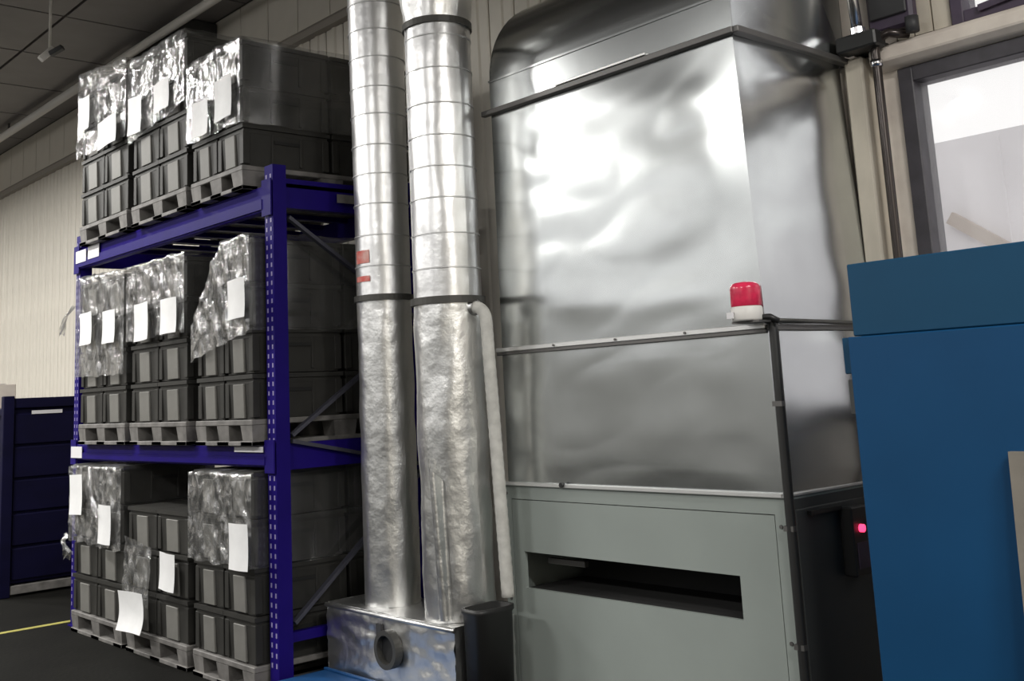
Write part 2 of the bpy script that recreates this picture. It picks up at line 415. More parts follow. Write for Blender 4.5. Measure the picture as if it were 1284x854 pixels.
for y0, y1 in ((-0.01, 0.045), (RD - 0.045, RD + 0.01)):
    for zb, zt in ((Z1B, Z1T), (Z2B, Z2T)):
        f = -1 if y0 < 0.5 else 1
        mb = MB().box(RL + 0.09, -0.09, y0, y1, zb, zt)
        yo = y0 if f < 0 else y1
        b = R(mb, 'beam', 'rack', bevel=0.006)
        R(MB().box(RL + 0.09, -0.09, min(yo, yo + f * 0.012), max(yo, yo + f * 0.012), zb + 0.012, zb + (zt - zb) * 0.48), 'beam_step', 'rack', b)
        for x in (RL + 0.045, -0.045):
            R(MB().box(x - 0.05, x + 0.05, min(yo, yo + f * 0.008), max(yo, yo + f * 0.008), zb - 0.03, zt + 0.03), 'end_connector', 'rack', b)
for x0, x1, z0, z1 in ((-2.90, -2.70, 2.60, 2.69), (-2.66, -2.45, 2.605, 2.70), (-2.93, -2.72, 1.175, 1.255), (-0.42, -0.10, 1.238, 1.268)):
    R(MB().box(x0, x1, -0.026, -0.022, z0, z1), 'beam_label', 'label')
R(MB().box(0.0, 0.006, 0.42, 0.62, Z2B + 0.07, Z2B + 0.12), 'rating_plate', 'pallet')
# back mesh-free cross ties that carry the pallets
for k in range(9):
    xx = RL + 0.25 + k * 0.31
    for z in (Z1T, Z2T):
        R(MB().box(xx - 0.02, xx + 0.02, 0.045, RD - 0.045, z - 0.03, z), 'cross_tie', 'rack')

# ================================================================== PALLETS, CRATES, FILM, PAPERS
HP, HB, YF, DB = 0.14, 0.25, -0.075, 0.59
def make_pallet(x0, x1, z, label):
    w = x1 - x0; d = 1.2
    p = thing('plastic_pallet', label, 'pallet', ((x0 + x1) / 2, YF, z), 'grey plastic pallets under the crates')
    MB().box(-w / 2, w / 2, 0, d, HP - 0.03, HP).build('deck', 'pallet', p, bevel=0.004)
    for fx in (-1, 0, 1):
        bw = 0.065 if fx else 0.07
        xc = fx * (w / 2 - bw)
        for fy in (0.08, d / 2, d - 0.08):
            MB().taper((xc - bw * 0.85, xc + bw * 0.85, fy - 0.07, fy + 0.07), 0.025, (xc - bw, xc + bw, fy - 0.08, fy + 0.08), HP - 0.03).build('foot', 'pallet', p)
        MB().box(xc - bw, xc + bw, 0.0, d, 0, 0.025).build('runner', 'pallet', p, bevel=0.003)
    MB().box(-w / 2, w / 2, 0.0, 0.10, 0.0, 0.024).build('front_runner', 'pallet', p, bevel=0.003)
    return p
crate_mesh = {}
def crate_parts(w):
    k = round(w, 3)
    if k in crate_mesh: return crate_mesh[k]
    h = HB; a = w / 2
    body = MB().taper((-a + 0.022, a - 0.022, 0.022, DB - 0.022), 0.0, (-a + 0.012, a - 0.012, 0.012, DB - 0.012), h - 0.05)
    for s in (-1, 1):    # corner ribs
        for y in (0.03, DB - 0.03):
            body.box(s * (a - 0.03) - 0.022, s * (a - 0.03) + 0.022, y - 0.022, y + 0.022, 0.012, h - 0.045)
    for yy in (0.2, 0.39):
        for s in (-1, 1):
            body.box(s * (a - 0.014) - 0.006, s * (a - 0.014) + 0.006, yy - 0.008, yy + 0.008, 0.02, h - 0.05)
    rim = MB().box(-a + 0.002, a - 0.002, 0.002, DB - 0.002, h - 0.028, h - 0.004).box(-a + 0.01, a - 0.01, 0.01, DB - 0.01, h - 0.055, h - 0.046).box(-a + 0.014, a - 0.014, 0.014, DB - 0.014, h - 0.046, h - 0.028)
    rib = MB().taper((-w * 0.18, w * 0.18, 0.008, 0.03), 0.008, (-w * 0.18, w * 0.18, 0.002, 0.03), h - 0.055)
    sl = [MB().box(s * (a - 0.012) - 0.004, s * (a - 0.012) + 0.004, 0.21, 0.38, h - 0.105, h - 0.085) for s in (-1, 1)]
    crate_mesh[k] = [('body', body.mesh('body', 'crate', bevel=0.002)), ('rim', rim.mesh('rim', 'crate')), ('front_rib', rib.mesh('front_rib', 'rib', bevel=0.003)), ('handle_slot', sl[0].mesh('handle_slot', 'slot')), ('handle_slot', sl[1].mesh('handle_slot', 'slot'))]
    return crate_mesh[k]
ORD = ['bottom', 'second', 'third', 'fourth', 'fifth']
def make_crate(xc, w, y, z, label, group):
    t = thing('stacking_crate', label, 'crate', (xc, y, z), group)
    for n, me in crate_parts(w): link(n, me, t)
SHELF = {'top': Z2T + 0.001, 'middle': Z1T + 0.001, 'floor': 0.001}
STACKS = {   # shelf, position: x0, x1, layers in column away from ducts, layers in column by ducts
    ('top', 'cabinet-end'): (-2.70, -1.84, 4, 4), ('top', 'centre'): (-1.76, -0.93, 4, 4), ('top', 'duct-end'): (-0.86, -0.21, 3, 3),
    ('middle', 'cabinet-end'): (-2.66, -1.84, 4, 4), ('middle', 'centre'): (-1.76, -0.93, 4, 4), ('middle', 'duct-end'): (-0.80, -0.125, 2, 4),
    ('floor', 'cabinet-end'): (-2.74, -1.86, 4, 4), ('floor', 'centre'): (-1.79, -0.92, 3, 3), ('floor', 'duct-end'): (-0.84, -0.125, 4, 4)}
SW = {'top': 'top beam level', 'middle': 'middle beam level', 'floor': 'floor level'}
for (sh, pos), (x0, x1, na, nb) in STACKS.items():
    z = SHELF[sh]
    make_pallet(x0, x1, z, 'grey plastic pallet under the %s crate stack on the %s of the rack' % (pos, SW[sh]))
    w = (x1 - x0) / 2
    for ci, n in enumerate((na, nb)):
        for k in range(n):
            cn = ('cabinet-side', 'duct-side')[ci]
            make_crate(x0 + w * (ci + 0.5), w, YF + 0.005, z + HP + k * HB,
                       'dark grey crate, %s layer, %s column of the %s stack on the %s' % (ORD[k], cn, pos, SW[sh]), 'crates on the %s of the rack' % SW[sh])
            if pos == 'duct-end' and ci == 1:
                make_crate(x0 + w * 1.5, w, YF + 0.005 + DB + 0.01, z + HP + k * HB,
                           'dark grey crate in the rear row, %s layer, duct-end stack on the %s' % (ORD[k], SW[sh]), 'crates on the %s of the rack' % SW[sh])

# stretch film: wrinkled shells open at the bottom
def film(x0, x1, zb, zt, label, y1=1.05, seed=0, wr=0.014, nu=150, nv=26, tail=0.0):
    g = 0.016; cx = (x0 + x1) / 2; cy = (YF + y1) / 2
    hx = (x1 - x0) / 2 + g; hy = (y1 - YF) / 2 + g
    segs = [((-hx, hy), (-hx, -hy)), ((-hx, -hy), (hx, -hy)), ((hx, -hy), (hx, hy))]
    L = [2 * hy, 2 * hx, 2 * hy]; T = sum(L)
    def fn(u, v):
        d = u * T
        for (a, b_), l in zip(segs, L):
            if d <= l or (a, b_) == segs[-1]:
                f = min(1, d / l); px = a[0] + (b_[0] - a[0]) * f; py = a[1] + (b_[1] - a[1]) * f; break
            d -= l
        X = cx + px; Y = cy + py
        fx = (px + hx) / (2 * hx)
        b0 = zb(fx) if callable(zb) else zb
        t0 = zt(fx) if callable(zt) else zt
        b0 += 0.02 * noise.noise((X * 9, Y * 9, seed))
        t0 += 0.012 * noise.noise((X * 12, Y * 12, seed + 5))
        Z = b0 + (t0 - b0) * min(1, v / 0.9)
        n = noise.noise((X * 9 + seed, Y * 3, Z * 10 + fx * 6)) + 0.6 * abs(noise.noise((X * 22 + Z * 12, Y * 4 + seed, Z * 20 - X * 14)))
        side = abs(px) > hx * 0.999
        off = (wr * (0.12 if side else 1.2)) * max(-0.5, n) + 0.004
        nx = px / hx if abs(px) > hx * 0.999 else 0; ny = py / hy if abs(py) > hy * 0.999 else 0
        X += nx * off; Y += ny * off
        if v > 0.9:     # turn over on to the top
            q = (v - 0.9) / 0.1; X += (cx - X) * 0.35 * q; Y += (cy - Y) * 0.35 * q; Z += 0.012 * q + 0.01 * n
        return (X, Y, Z)
    o = thing('stretch_film', label, 'plastic film', (cx, YF, SHELF['floor']), 'crumpled clear film round the crate stacks')
    f0, f1 = L[0] / T, (L[0] + L[1]) / T
    for a, b_, nn, mm, nm in ((0.0, f0 - 1e-6, 20, 'filmtight', 'side_film'), (f0, f1 - 1e-6, 70, 'film', 'front_film'), (f1, 1.0, 20, 'filmtight', 'side_film')):
        rel(MB().grid(lambda u, v: fn(a + (b_ - a) * u, v), nn, nv + 10), o).build(nm, mm, o, True)
    return o
FS = 'crumpled clear film round the %s crate stack on the %s'
def fl_(sh, pos, zb, zt, seed, **k):
    x0, x1, a, b_ = STACKS[(sh, pos)]
    return film(x0, x1, zb, zt, FS % (pos, SW[sh]), seed=seed, **k)
fl_('top', 'cabinet-end', 3.36, lambda f: 4.02 - 0.10 * f, 1, wr=0.022)
fl_('top', 'centre', lambda f: 3.28 + 0.10 * f, 3.87, 2)
fl_('top', 'duct-end', 3.09, 3.61, 3)
fl_('middle', 'cabinet-end', 1.74, lambda f: 2.46 - 0.02 * f, 4)
fl_('middle', 'centre', 1.94, 2.44, 5, wr=0.018)
fl_('middle', 'duct-end', lambda f: 1.76 + 0.14 * f, lambda f: 1.97 + 0.47 * min(1, f / 0.52), 6)
fl_('floor', 'cabinet-end', lambda f: 0.62 - 0.02 * f, 1.13, 7, wr=0.017)
fl_('floor', 'duct-end', 0.64, 1.13, 8, wr=0.017)
# loose film flap on the floor-level centre stack
def flap(u, v):
    x = -1.77 + 0.40 * u; z = 0.30 + 0.36 * v
    return (x, YF - 0.012 - 0.022 * max(0, noise.noise((x * 22, 3, z * 14)) + 0.3) - 0.02 * (1 - v), z + 0.05 * (1 - u) * v)
o = thing('film_flap', 'loose scrap of clear film hanging on the floor-level centre stack', 'plastic film', (-1.57, YF, 0.001), 'crumpled clear film round the crate stacks')
rel(MB().grid(flap, 26, 26), o).build('film_sheet', 'film', o, True)
# film tails
def tail(pts, w, label):
    o = thing('film_tail', label, 'plastic film', pts[0], 'crumpled clear film round the crate stacks')
    P = [Vector(p) for p in pts]
    def fn(u, v):
        i = min(int(v * (len(P) - 1)), len(P) - 2); f = v * (len(P) - 1) - i
        p = P[i].lerp(P[i + 1], f)
        return p + Vector(((u - 0.5) * w * (0.4 + abs(v - 0.3)), 0.012 * math.sin(u * 9 + v * 7), 0.01 * math.sin(u * 13)))
    rel(MB().grid(fn, 8, 16), o).build('film_strip', 'film', o, True)
tail([(-2.68, -0.12, 2.26), (-2.74, -0.14, 2.20), (-2.82, -0.14, 2.12), (-2.86, -0.14, 2.06)], 0.10, 'thin film tail sticking out of the middle-level stack beside the rack upright')
tail([(-2.72, -0.12, 0.66), (-2.69, -0.16, 0.62), (-2.62, -0.15, 0.55), (-2.66, -0.15, 0.50)], 0.14, 'bunched film tail on the floor-level stack beside the rack upright')
tail([(-2.32, -0.12, 1.12), (-2.28, -0.13, 1.0), (-2.19, -0.13, 0.86), (-2.14, -0.13, 0.80)], 0.07, 'twisted film rope above the paper on the floor-level cabinet-end stack')

def paper(x, z, w, h, label, tilt=0.0, curl=0.01, y=-0.122):
    o = thing('paper_sheet', label, 'paper', (x, y, z), 'white paper sheets on the crate stacks')
    o.rotation_euler = (0, tilt, 0)
    def f(dy):
        return lambda u, v: ((u - 0.5) * w, dy - curl * (v - 0.5) ** 2 * 4 * (1 if v < 0.5 else 0.4) - 0.006 * math.sin(u * 5 + x * 7), (v - 0.5) * h)
    front = MB().grid(f(0), 8, 10); n = len(front.v)
    back = MB().grid(f(0.0015), 8, 10)
    front.v += back.v; front.f += [tuple(n + i for i in q)[::-1] for q in back.f]
    front.build('sheet', 'paper', o, True)
PP = [(-2.50, 3.66, .20, .25, 'top', 'cabinet-end', 'sheet half under film'), (-2.075, 3.43, .34, .20, 'top', 'cabinet-end', 'wide low sheet'),
      (-1.584, 3.44, .20, .255, 'top', 'centre', 'sheet on the cabinet side'), (-1.18, 3.475, .24, .20, 'top', 'centre', 'sheet on the duct side'),
      (-.62, 3.20, .20, .22, 'top', 'duct-end', 'sheet on the cabinet side'), (-.335, 3.255, .22, .25, 'top', 'duct-end', 'sheet on the duct side'),
      (-2.393, 2.078, .21, .225, 'middle', 'cabinet-end', 'sheet on the cabinet side'), (-2.005, 2.06, .22, .22, 'middle', 'cabinet-end', 'sheet on the duct side'),
      (-1.453, 2.05, .21, .24, 'middle', 'centre', 'sheet on the cabinet side'), (-1.07, 2.055, .23, .215, 'middle', 'centre', 'sheet on the duct side'),
      (-.20, 2.075, .20, .22, 'middle', 'duct-end', 'single sheet'),
      (-2.535, .937, .21, .27, 'floor', 'cabinet-end', 'sheet on the cabinet side'), (-2.033, .763, .22, .25, 'floor', 'cabinet-end', 'sheet on the duct side'),
      (-1.127, .54, .215, .215, 'floor', 'centre', 'small sheet'), (-1.53, .275, .36, .235, 'floor', 'centre', 'large sagging sheet'),
      (-.195, .752, .215, .24, 'floor', 'duct-end', 'single sheet')]
for i, (x, z, w, h_, sh, pos, d) in enumerate(PP):
    paper(x, z, w, h_, 'white paper, %s of the %s stack on the %s' % (d, pos, SW[sh]), random.uniform(-.04, .04), 0.006 if 'sagging' not in d else 0.025, -0.128 if sh != 'floor' or pos != 'centre' else -0.145 if 'large' in d else -0.105)

# ================================================================== DARK BLUE CABINET at the far end
cb = thing('steel_cabinet', 'dark navy blue steel cabinet standing beyond the far end of the rack', 'cabinet', (-5.6, 0.6, 0))
def CB(mb, n, mt, parent=cb, **k): return rel(mb, cb).build(n, mt, parent, **k)
CB(MB().box(-6.6, -4.64, 0.03, 1.2, 0.10, 1.56), 'body', 'navy', bevel=0.01)
for x in (-4.66, -6.6):
    for y in (0.0, 1.15):
        CB(MB().box(x, x + 0.07, y, y + 0.09, 0, 1.665), 'corner_post', 'navy', bevel=0.005)
CB(MB().box(-4.655, -4.61, 0.09, 1.15, 1.56, 1.645), 'top_rail', 'navy', bevel=0.005)
CB(MB().box(-6.53, -4.66, 0.01, 0.06, 1.5, 1.56), 'top_rail', 'navy', bevel=0.005)
zz = 0.13
for k in range(5):
    CB(MB().box(-4.64, -4.618, 0.095, 1.145, zz, zz + 0.262), 'side_panel', 'navy', bevel=0.01); zz += 0.28
CB(MB().box(-4.655, -4.60, 0.09, 1.15, 0.02, 0.09), 'bottom_rail', 'pallet', bevel=0.004)
CB(MB().box(-4.617, -4.612, 0.24, 0.50, 1.505, 1.535), 'name_strip', 'label')
k = thing('cream_carton', 'small cream carton on top of the navy cabinet', 'carton', (-5.3, 0.16, 1.565))
MB().box(-0.28, 0.12, -0.12, 0.12, 0, 0.22).build('carton_body', 'lintel', k, bevel=0.006)
MB().box(-0.28, 0.12, -0.03, 0.03, 0.22, 0.223).build('tape_strip', 'white', k)

# ================================================================== FOIL DUCTS
def crumple(r0, cx, cy, z0, z1, amp, freq, n=56, step=0.022, seed=0, flare=None):
    rows = int((z1 - z0) / step)
    def fn(u, v):
        a = u * 2 * math.pi; z = z0 + (z1 - z0) * v
        ca, sa = math.cos(a), math.sin(a)
        d = amp * (noise.noise((ca * freq * .35, sa * freq * .35 + seed, z * freq)) + 0.5 * abs(noise.noise((ca * freq + seed, sa * freq, z * freq * 2))))
        r = r0 + d + (flare(z) if flare else 0)
        return (cx + r * ca, cy + r * sa, z)
    return MB().grid(fn, n, rows)
def ring(r, cx, cy, z, hgt, t=0.008, n=40):
    return MB().lathe([(r - 0.004, z), (r + t, z), (r + t, z + hgt), (r - 0.004, z + hgt), (r - 0.004, z)], cx, cy, n, False)
YD = 0.47
# left duct
XL, RLD = 0.37, 0.148
dl = thing('exhaust_duct', 'slimmer foil wrapped duct with red print, nearer the pallet rack', 'duct', (XL, YD, 0.435), 'foil wrapped exhaust ducts')
def DL(mb, n, mt, parent=dl, **k): return rel(mb, dl).build(n, mt, parent, **k)
lo = DL(crumple(RLD, XL, YD, 0.436, 2.03, 0.006, 5, seed=2), 'lower_wrap', 'foil', smooth=True)
hi = DL(crumple(RLD + 0.002, XL, YD, 2.03, ZC - 0.02, 0.0025, 4, seed=9, flare=lambda z: 0.010 * max(0, (z - 2.6) / 1.2)), 'upper_wrap', 'foilsmooth', smooth=True)
z = 2.2
while z < 4.6:
    DL(ring(RLD + 0.004 + 0.010 * max(0, (z - 2.6) / 1.2), XL, YD, z, 0.006, 0.0025), 'tape_seam', 'foilseam', hi); z += 0.155 + 0.02 * random.random()
DL(ring(RLD + 0.006, XL, YD, 2.015, 0.032, 0.010), 'clamp_band', 'clamp', smooth=False)
def patch(cx, cy, r, a0, a1, z0, z1):
    return MB().grid(lambda u, v: (cx + r * math.cos(a0 + (a1 - a0) * u), cy + r * math.sin(a0 + (a1 - a0) * u), z0 + (z1 - z0) * v), 10, 3)
for z0, z1 in ((2.22, 2.29), (2.12, 2.15)):
    DL(patch(XL, YD, RLD + 0.006, math.radians(-104), math.radians(-64), z0, z1), 'red_print', 'redstick', hi)
# right duct
XR, RRD = 0.93, 0.176
dr = thing('exhaust_duct', 'thicker crumpled foil duct with a white side hose, nearer the hood', 'duct', (XR, YD, 0.435), 'foil wrapped exhaust ducts')
def DR(mb, n, mt, parent=dr, **k): return rel(mb, dr).build(n, mt, parent, **k)
DR(crumple(RRD, XR, YD, 0.436, 1.97, 0.008, 5, seed=4), 'lower_wrap', 'foil', smooth=True)
hi = DR(crumple(RRD - 0.004, XR, YD, 1.97, 3.42, 0.005, 5, seed=6), 'upper_wrap', 'foilsmooth', smooth=True)
z = 2.12
while z < 3.35:
    DR(ring(RRD - 0.001, XR, YD, z, 0.006, 0.003), 'tape_seam', 'foilseam', hi); z += 0.16 + 0.04 * random.random()
DR(patch(XR, YD, RRD + 0.004, math.radians(-112), math.radians(-109), 1.98, 3.40), 'tape_seam', 'foilseam', hi)
DR(crumple(RRD - 0.002, XR, YD, 3.42, ZC - 0.02, 0.012, 6, seed=12, flare=lambda z: 0.03 * min(1, (z - 3.42) / 0.3)), 'top_wrap', 'foil', smooth=True)
DR(ring(RRD + 0.002, XR, YD, 1.945, 0.035, 0.014), 'clamp_band', 'clamp')
DR(ring(RRD, XR, YD, 3.40, 0.035, 0.010), 'clamp_band', 'clamp')
def fold(u, v):      # loose foil flap on the lower wrap
    a = math.radians(-72 + 22 * u - 6 * v); z = 0.45 + 0.75 * v - 0.12 * u * v
    r = RRD + 0.012 + 0.048 * math.sin(math.pi * min(1, u * 1.2)) * (0.4 + 0.6 * v)
    return (XR + r * math.cos(a), YD + r * math.sin(a), z)
DR(MB().grid(fold, 10, 20), 'loose_flap', 'foil', smooth=True)
# white hose from the right duct
hp = []
a = math.radians(6)
sx, sy = XR + (RRD + 0.01) * math.cos(a), YD + (RRD + 0.01) * math.sin(a)
for t in range(9):
    q = t / 8 * math.pi / 2
    hp.append((sx - 0.10 + 0.10 + 0.06 * math.sin(q), sy + 0.02 * math.sin(q), 1.845 + 0.075 * math.cos(q)))
n0 = len(hp)
for t in range(1, 60):
    hp.append((sx + 0.06 + 0.01 * t / 60, sy + 0.02 + 0.05 * t / 60, 1.845 - t * 0.0222))
hs = DR(MB().tube(hp, 0.03, 14, rf=lambda j: 0.031 if j < n0 else 0.030 + 0.0022 * (j % 2)), 'flex_hose', 'hose', smooth=True)
DR(MB().tube([(sx - 0.04, sy + 0.01, 1.92), (sx + 0.0, sy, 1.92)], 0.042, 14), 'hose_socket', 'foil', smooth=True)
# thin grey conduit behind the left duct
tag(MB().tube([(0.05, 0.67, 0.0), (0.05, 0.67, 1.95), (0.05, 0.73, 2.0)], 0.012, 8).build('thin_conduit', 'pipe', None, True), 'thin grey conduit rising behind the slimmer foil duct', 'conduit')

# foil plenum box under the ducts
pb = thing('foil_plenum_box', 'low foil wrapped box with a round port carrying both ducts', 'duct box', (0.58, 0.46, 0))
def PB(mb, n, mt, parent=pb, **k): return rel(mb, pb).build(n, mt, parent, **k)
BX0, BX1, BY0, BY1, BZ = 0.035, 1.12, 0.275, 0.645, 0.435
def crbox(u, v, ax):
    pass
def wrinkle(p, nrm, amp=0.008):
    n = noise.noise((p[0] * 7, p[1] * 9, p[2] * 18)) + 0.5 * noise.noise((p[0] * 25, p[1] * 25, p[2] * 40))
    return tuple(p[i] + nrm[i] * amp * 1.6 * n for i in range(3))
PB(MB().grid(lambda u, v: wrinkle((BX0 + (BX1 - BX0) * u, BY0, BZ * v), (0, -1, 0)), 60, 26), 'front_face', 'foil', smooth=True)
PB(MB().grid(lambda u, v: wrinkle((BX1, BY0 + (BY1 - BY0) * u, BZ * v), (1, 0, 0), 0.004), 24, 24), 'side_face', 'foil', smooth=True)
PB(MB().grid(lambda u, v: wrinkle((BX0, BY0 + (BY1 - BY0) * u, BZ * v), (-1, 0, 0)), 24, 24), 'side_face', 'foil', smooth=True)
PB(MB().grid(lambda u, v: wrinkle((BX0 + (BX1 - BX0) * u, BY0 + (BY1 - BY0) * v, BZ), (0, 0, -1), 0.003), 50, 20), 'top_face', 'foil', smooth=True)
PB(MB().box(BX0 + 0.02, BX1 - 0.02, BY0 + 0.02, BY1 - 0.01, 0.0, BZ - 0.02), 'core', 'dark')
PB(MB().tube([(BX0 - 0.005, BY0 - 0.004, BZ - 0.013), (0.3, BY0 - 0.01, BZ - 0.012), (0.7, BY0 - 0.004, BZ - 0.016), (BX1 + 0.005, BY0 - 0.006, BZ - 0.013)], 0.012, 8), 'folded_edge', 'foil', smooth=True)
def port(r0, r1, y0, y1, cx, cz, n=28):
    mb = MB(); b = 0
    for r, y in ((r0, y1), (r0, y0), (r1, y0), (r1, y1)):
        for i in range(n):
            q = 2 * math.pi * i / n; mb.v.append((cx + r * math.cos(q), y, cz + r * math.sin(q)))
    for j in range(3):
        for i in range(n):
            mb.f.append((j * n + i, j * n + (i + 1) % n, (j + 1) * n + (i + 1) % n, (j + 1) * n + i))
    return mb
PB(port(0.068, 0.092, BY0 - 0.045, BY0 + 0.0, 0.62, 0.275), 'port_collar', 'clamp')
PB(MB().box(0.515, 0.555, BY0 - 0.02, BY0 - 0.006, 0.26, 0.385), 'port_bracket', 'dark')
d = MB(); d.v = [(0.62 + 0.068 * math.cos(2 * math.pi * i / 24), BY0 - 0.014, 0.275 + 0.068 * math.sin(2 * math.pi * i / 24)) for i in range(24)]; d.f = [tuple(range(24))]
PB(d, 'port_opening', 'slot')
# leaning foil pipe behind the left duct
lp = thing('leaning_foil_pipe', 'leaning foil pipe stub rising behind the slimmer duct beside the rack', 'pipe', (0.12, 0.56, 0.43))
P0, P1 = Vector((0.125, 0.555, 0.478)), Vector((0.22, 0.72, 0.80))
rel(MB().tube([P0.lerp(P1, t / 10) for t in range(11)], 0.08, 20, rf=lambda j: 0.088 - 0.004 * j + 0.002 * (j % 2)), lp).build('pipe_wrap', 'foil', lp, True)
# black bin
bn = thing('black_bin', 'black open bin squeezed between the foil box and the grey cabinet', 'bin', (1.21, 0.42, 0))
def ov(rx, ry, z0, n=28): return [(1.212 + rx * math.copysign(abs(math.cos(2 * math.pi * i / n)) ** 0.5, math.cos(2 * math.pi * i / n)), 0.405 + ry * math.copysign(abs(math.sin(2 * math.pi * i / n)) ** 0.5, math.sin(2 * math.pi * i / n)), z0) for i in range(n)]
mb = MB(); n = 28
for L_ in (ov(.066, .105, 0.0), ov(.072, .115, 0.49), ov(.08, .122, 0.50), ov(.08, .122, 0.52), ov(.066, .108, 0.52), ov(.060, .10, 0.05)): mb.v += L_
for j in range(5):
    for i in range(n): mb.f.append((j * n + i, j * n + (i + 1) % n, (j + 1) * n + (i + 1) % n, (j + 1) * n + i))
mb.f.append(tuple(range(n))[::-1]); mb.f.append(tuple(5 * n + i for i in range(n)))
rel(mb, bn).build('bin_body', 'black', bn, True)
# blue low platform at the front of the box
tr = thing('blue_platform', 'bright blue low steel platform in front of the foil box', 'platform', (0.6, -0.1, 0))
rel(MB().box(0.05, 1.15, -0.55, 0.255, 0.07, 0.10), tr).build('deck_plate', 'tray', tr, bevel=0.006)
rel(MB().box(0.05, 1.15, 0.235, 0.255, 0.10, 0.112), tr).build('rear_lip', 'tray', tr, bevel=0.003)
for x in (0.08, 1.06):
    for y in (-0.52, 0.16):
        rel(MB().box(x, x + 0.06, y, y + 0.06, 0, 0.07), tr).build('foot', 'tray', tr)

# ================================================================== GREY CABINET
CX0, CX1, CY0, CY1, CZ = 1.054, 2.706, 0.67, 1.50, 1.038
gc = thing('heater_cabinet', 'grey enamelled machine cabinet with a long dark slot under the hood', 'machine cabinet', (1.88, 1.08, 0))
def GC(mb, n, mt, parent=gc, **k): return rel(mb, gc).build(n, mt, parent, **k)
SX0, SX1, SZ0, SZ1 = 1.192, 2.464, 0.559, 0.728
fr = MB()      # frame around the door
DX0, DX1, DZ1 = 1.115, 2.655, 0.975
t = 0.03
fr.box(CX0, DX0, CY0, CY0 + t, 0, CZ).box(DX1, CX1, CY0, CY0 + t, 0, CZ).box(DX0, DX1, CY0, CY0 + t, DZ1, CZ).box(DX0, DX1, CY0, CY0 + t, 0, 0.06)
GC(fr, 'front_frame', 'grey')
g = 0.004
dd = MB()
dd.box(DX0 + g, SX0, CY0 + 0.001, CY0 + 0.02, 0.064, DZ1 - g).box(SX1, DX1 - g, CY0 + 0.001, CY0 + 0.02, 0.064, DZ1 - g)
dd.box(SX0, SX1, CY0 + 0.001, CY0 + 0.02, 0.064, SZ0).box(SX0, SX1, CY0 + 0.001, CY0 + 0.02, SZ1, DZ1 - g)
door = GC(dd, 'door', 'grey')
GC(MB().box(SX0, SX1, CY0 + 0.02, CY0 + 0.40, SZ0 - 0.012, SZ0).box(SX0, SX1, CY0 + 0.02, CY0 + 0.40, SZ1, SZ1 + 0.012).box(SX0, SX1, CY0 + 0.40, CY0 + 0.41, SZ0, SZ1), 'slot_lining', 'slot', door)
GC(MB().box(1.25, 1.50, CY0 + 0.10, CY0 + 0.125, 0.665, 0.69), 'inner_bar', 'galvdark', door)
GC(MB().box(CX0, CX0 + 0.02, CY0 + t, CY1, 0, CZ).box(CX0 + 0.02, CX1 - 0.02, CY1 - 0.02, CY1, 0, CZ).box(CX0, CX1, CY0 + t, CY1, CZ - 0.01, CZ), 'shell', 'grey')
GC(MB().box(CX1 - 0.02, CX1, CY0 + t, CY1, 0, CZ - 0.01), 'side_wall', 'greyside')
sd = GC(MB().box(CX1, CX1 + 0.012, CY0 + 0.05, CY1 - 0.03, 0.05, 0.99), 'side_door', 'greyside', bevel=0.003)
for x, z in ((1.085, 1.0), (2.68, 0.93), (2.68, 0.5), (1.085, 0.5)):
    GC(MB().tube([(x, CY0 - 0.004, z), (x, CY0 + 0.01, z)], 0.008, 10), 'screw', 'galvdark')
ct = thing('control_switch', 'black switch box with a glowing red lamp on the cabinet side', 'switch', (CX1 + 0.013, 1.035, 0.70))
MB().box(0, 0.06, -0.02, 0.10, 0.0, 0.27).build('housing', 'black', ct, bevel=0.006)
MB().tube([(0.058, 0.035, 0.185), (0.075, 0.035, 0.185)], 0.016, 14).build('indicator_lamp', 'led', ct, True)
MB().box(0.06, 0.064, 0.0, 0.08, 0.03, 0.13).build('switch_plate', 'purple', ct)
MB().box(0.0, 0.02, -0.24, -0.02, 0.262, 0.278).build('top_bar', 'black', ct)

# ================================================================== GALVANIZED HOOD
HX0, HX1, HZ1, HZ2, HZ3 = 1.098, 2.70, 1.698, 2.94, 3.115
hd = thing('galvanized_hood', 'tall dented galvanized sheet hood standing on the grey cabinet', 'hood', (1.88, 1.08, CZ))
def HD(mb, n, mt, parent=hd, **k): return rel(mb, hd).build(n, mt, parent, **k)
def dent(x, z, amp):
    return amp * (noise.noise((x * 1.3, z * 2.4, 3.3)) + 0.40 * noise.noise((x * 2.2 + z * 1.2, z * 5.5, 8.1)) + 0.42 * abs(noise.noise((x * 2.2 - z * 1.6, z * 4.6, 1.7))))
def edge(u, v): return min(1, min(u, 1 - u) * 9) * min(1, min(v, 1 - v) * 7)
def frontp(z0, z1, x0a, x1a, x0b, x1b, amp, y=CY0 + 0.004, n=56):
    def fn(u, v):
        z = z0 + (z1 - z0) * v; xa = x0a + (x0b - x0a) * v; xb = x1a + (x1b - x1a) * v; x = xa + (xb - xa) * u
        return (x, y - dent(x, z, amp) * edge(u, v), z)
    return MB().grid(fn, n, n)
def sidep(z0, z1, xa, xb, amp, n=40):
    def fn(u, v):
        z = z0 + (z1 - z0) * v; y = CY0 + 0.004 + (CY1 - CY0 - 0.004) * u
        return (xa + (xb - xa) * v + (0.022 if z0 < 1.5 else 0.022 + 0.03 * v * v) * math.sin(math.pi * u ** 1.3) * min(1, min(v, 1 - v) * 6 + 0.35) + dent(y * 1.3 + 20, z, amp) * edge(u, v), y, z)
    return MB().grid(fn, n, n)
ls = HD(frontp(CZ, HZ1, HX0, HX1, HX0, HX1 - 0.004, 0.006), 'lower_front_sheet', 'galv', smooth=True)
HD(sidep(CZ, HZ1, HX1, HX1 - 0.004, 0.006), 'lower_side_sheet', 'galv', smooth=True)
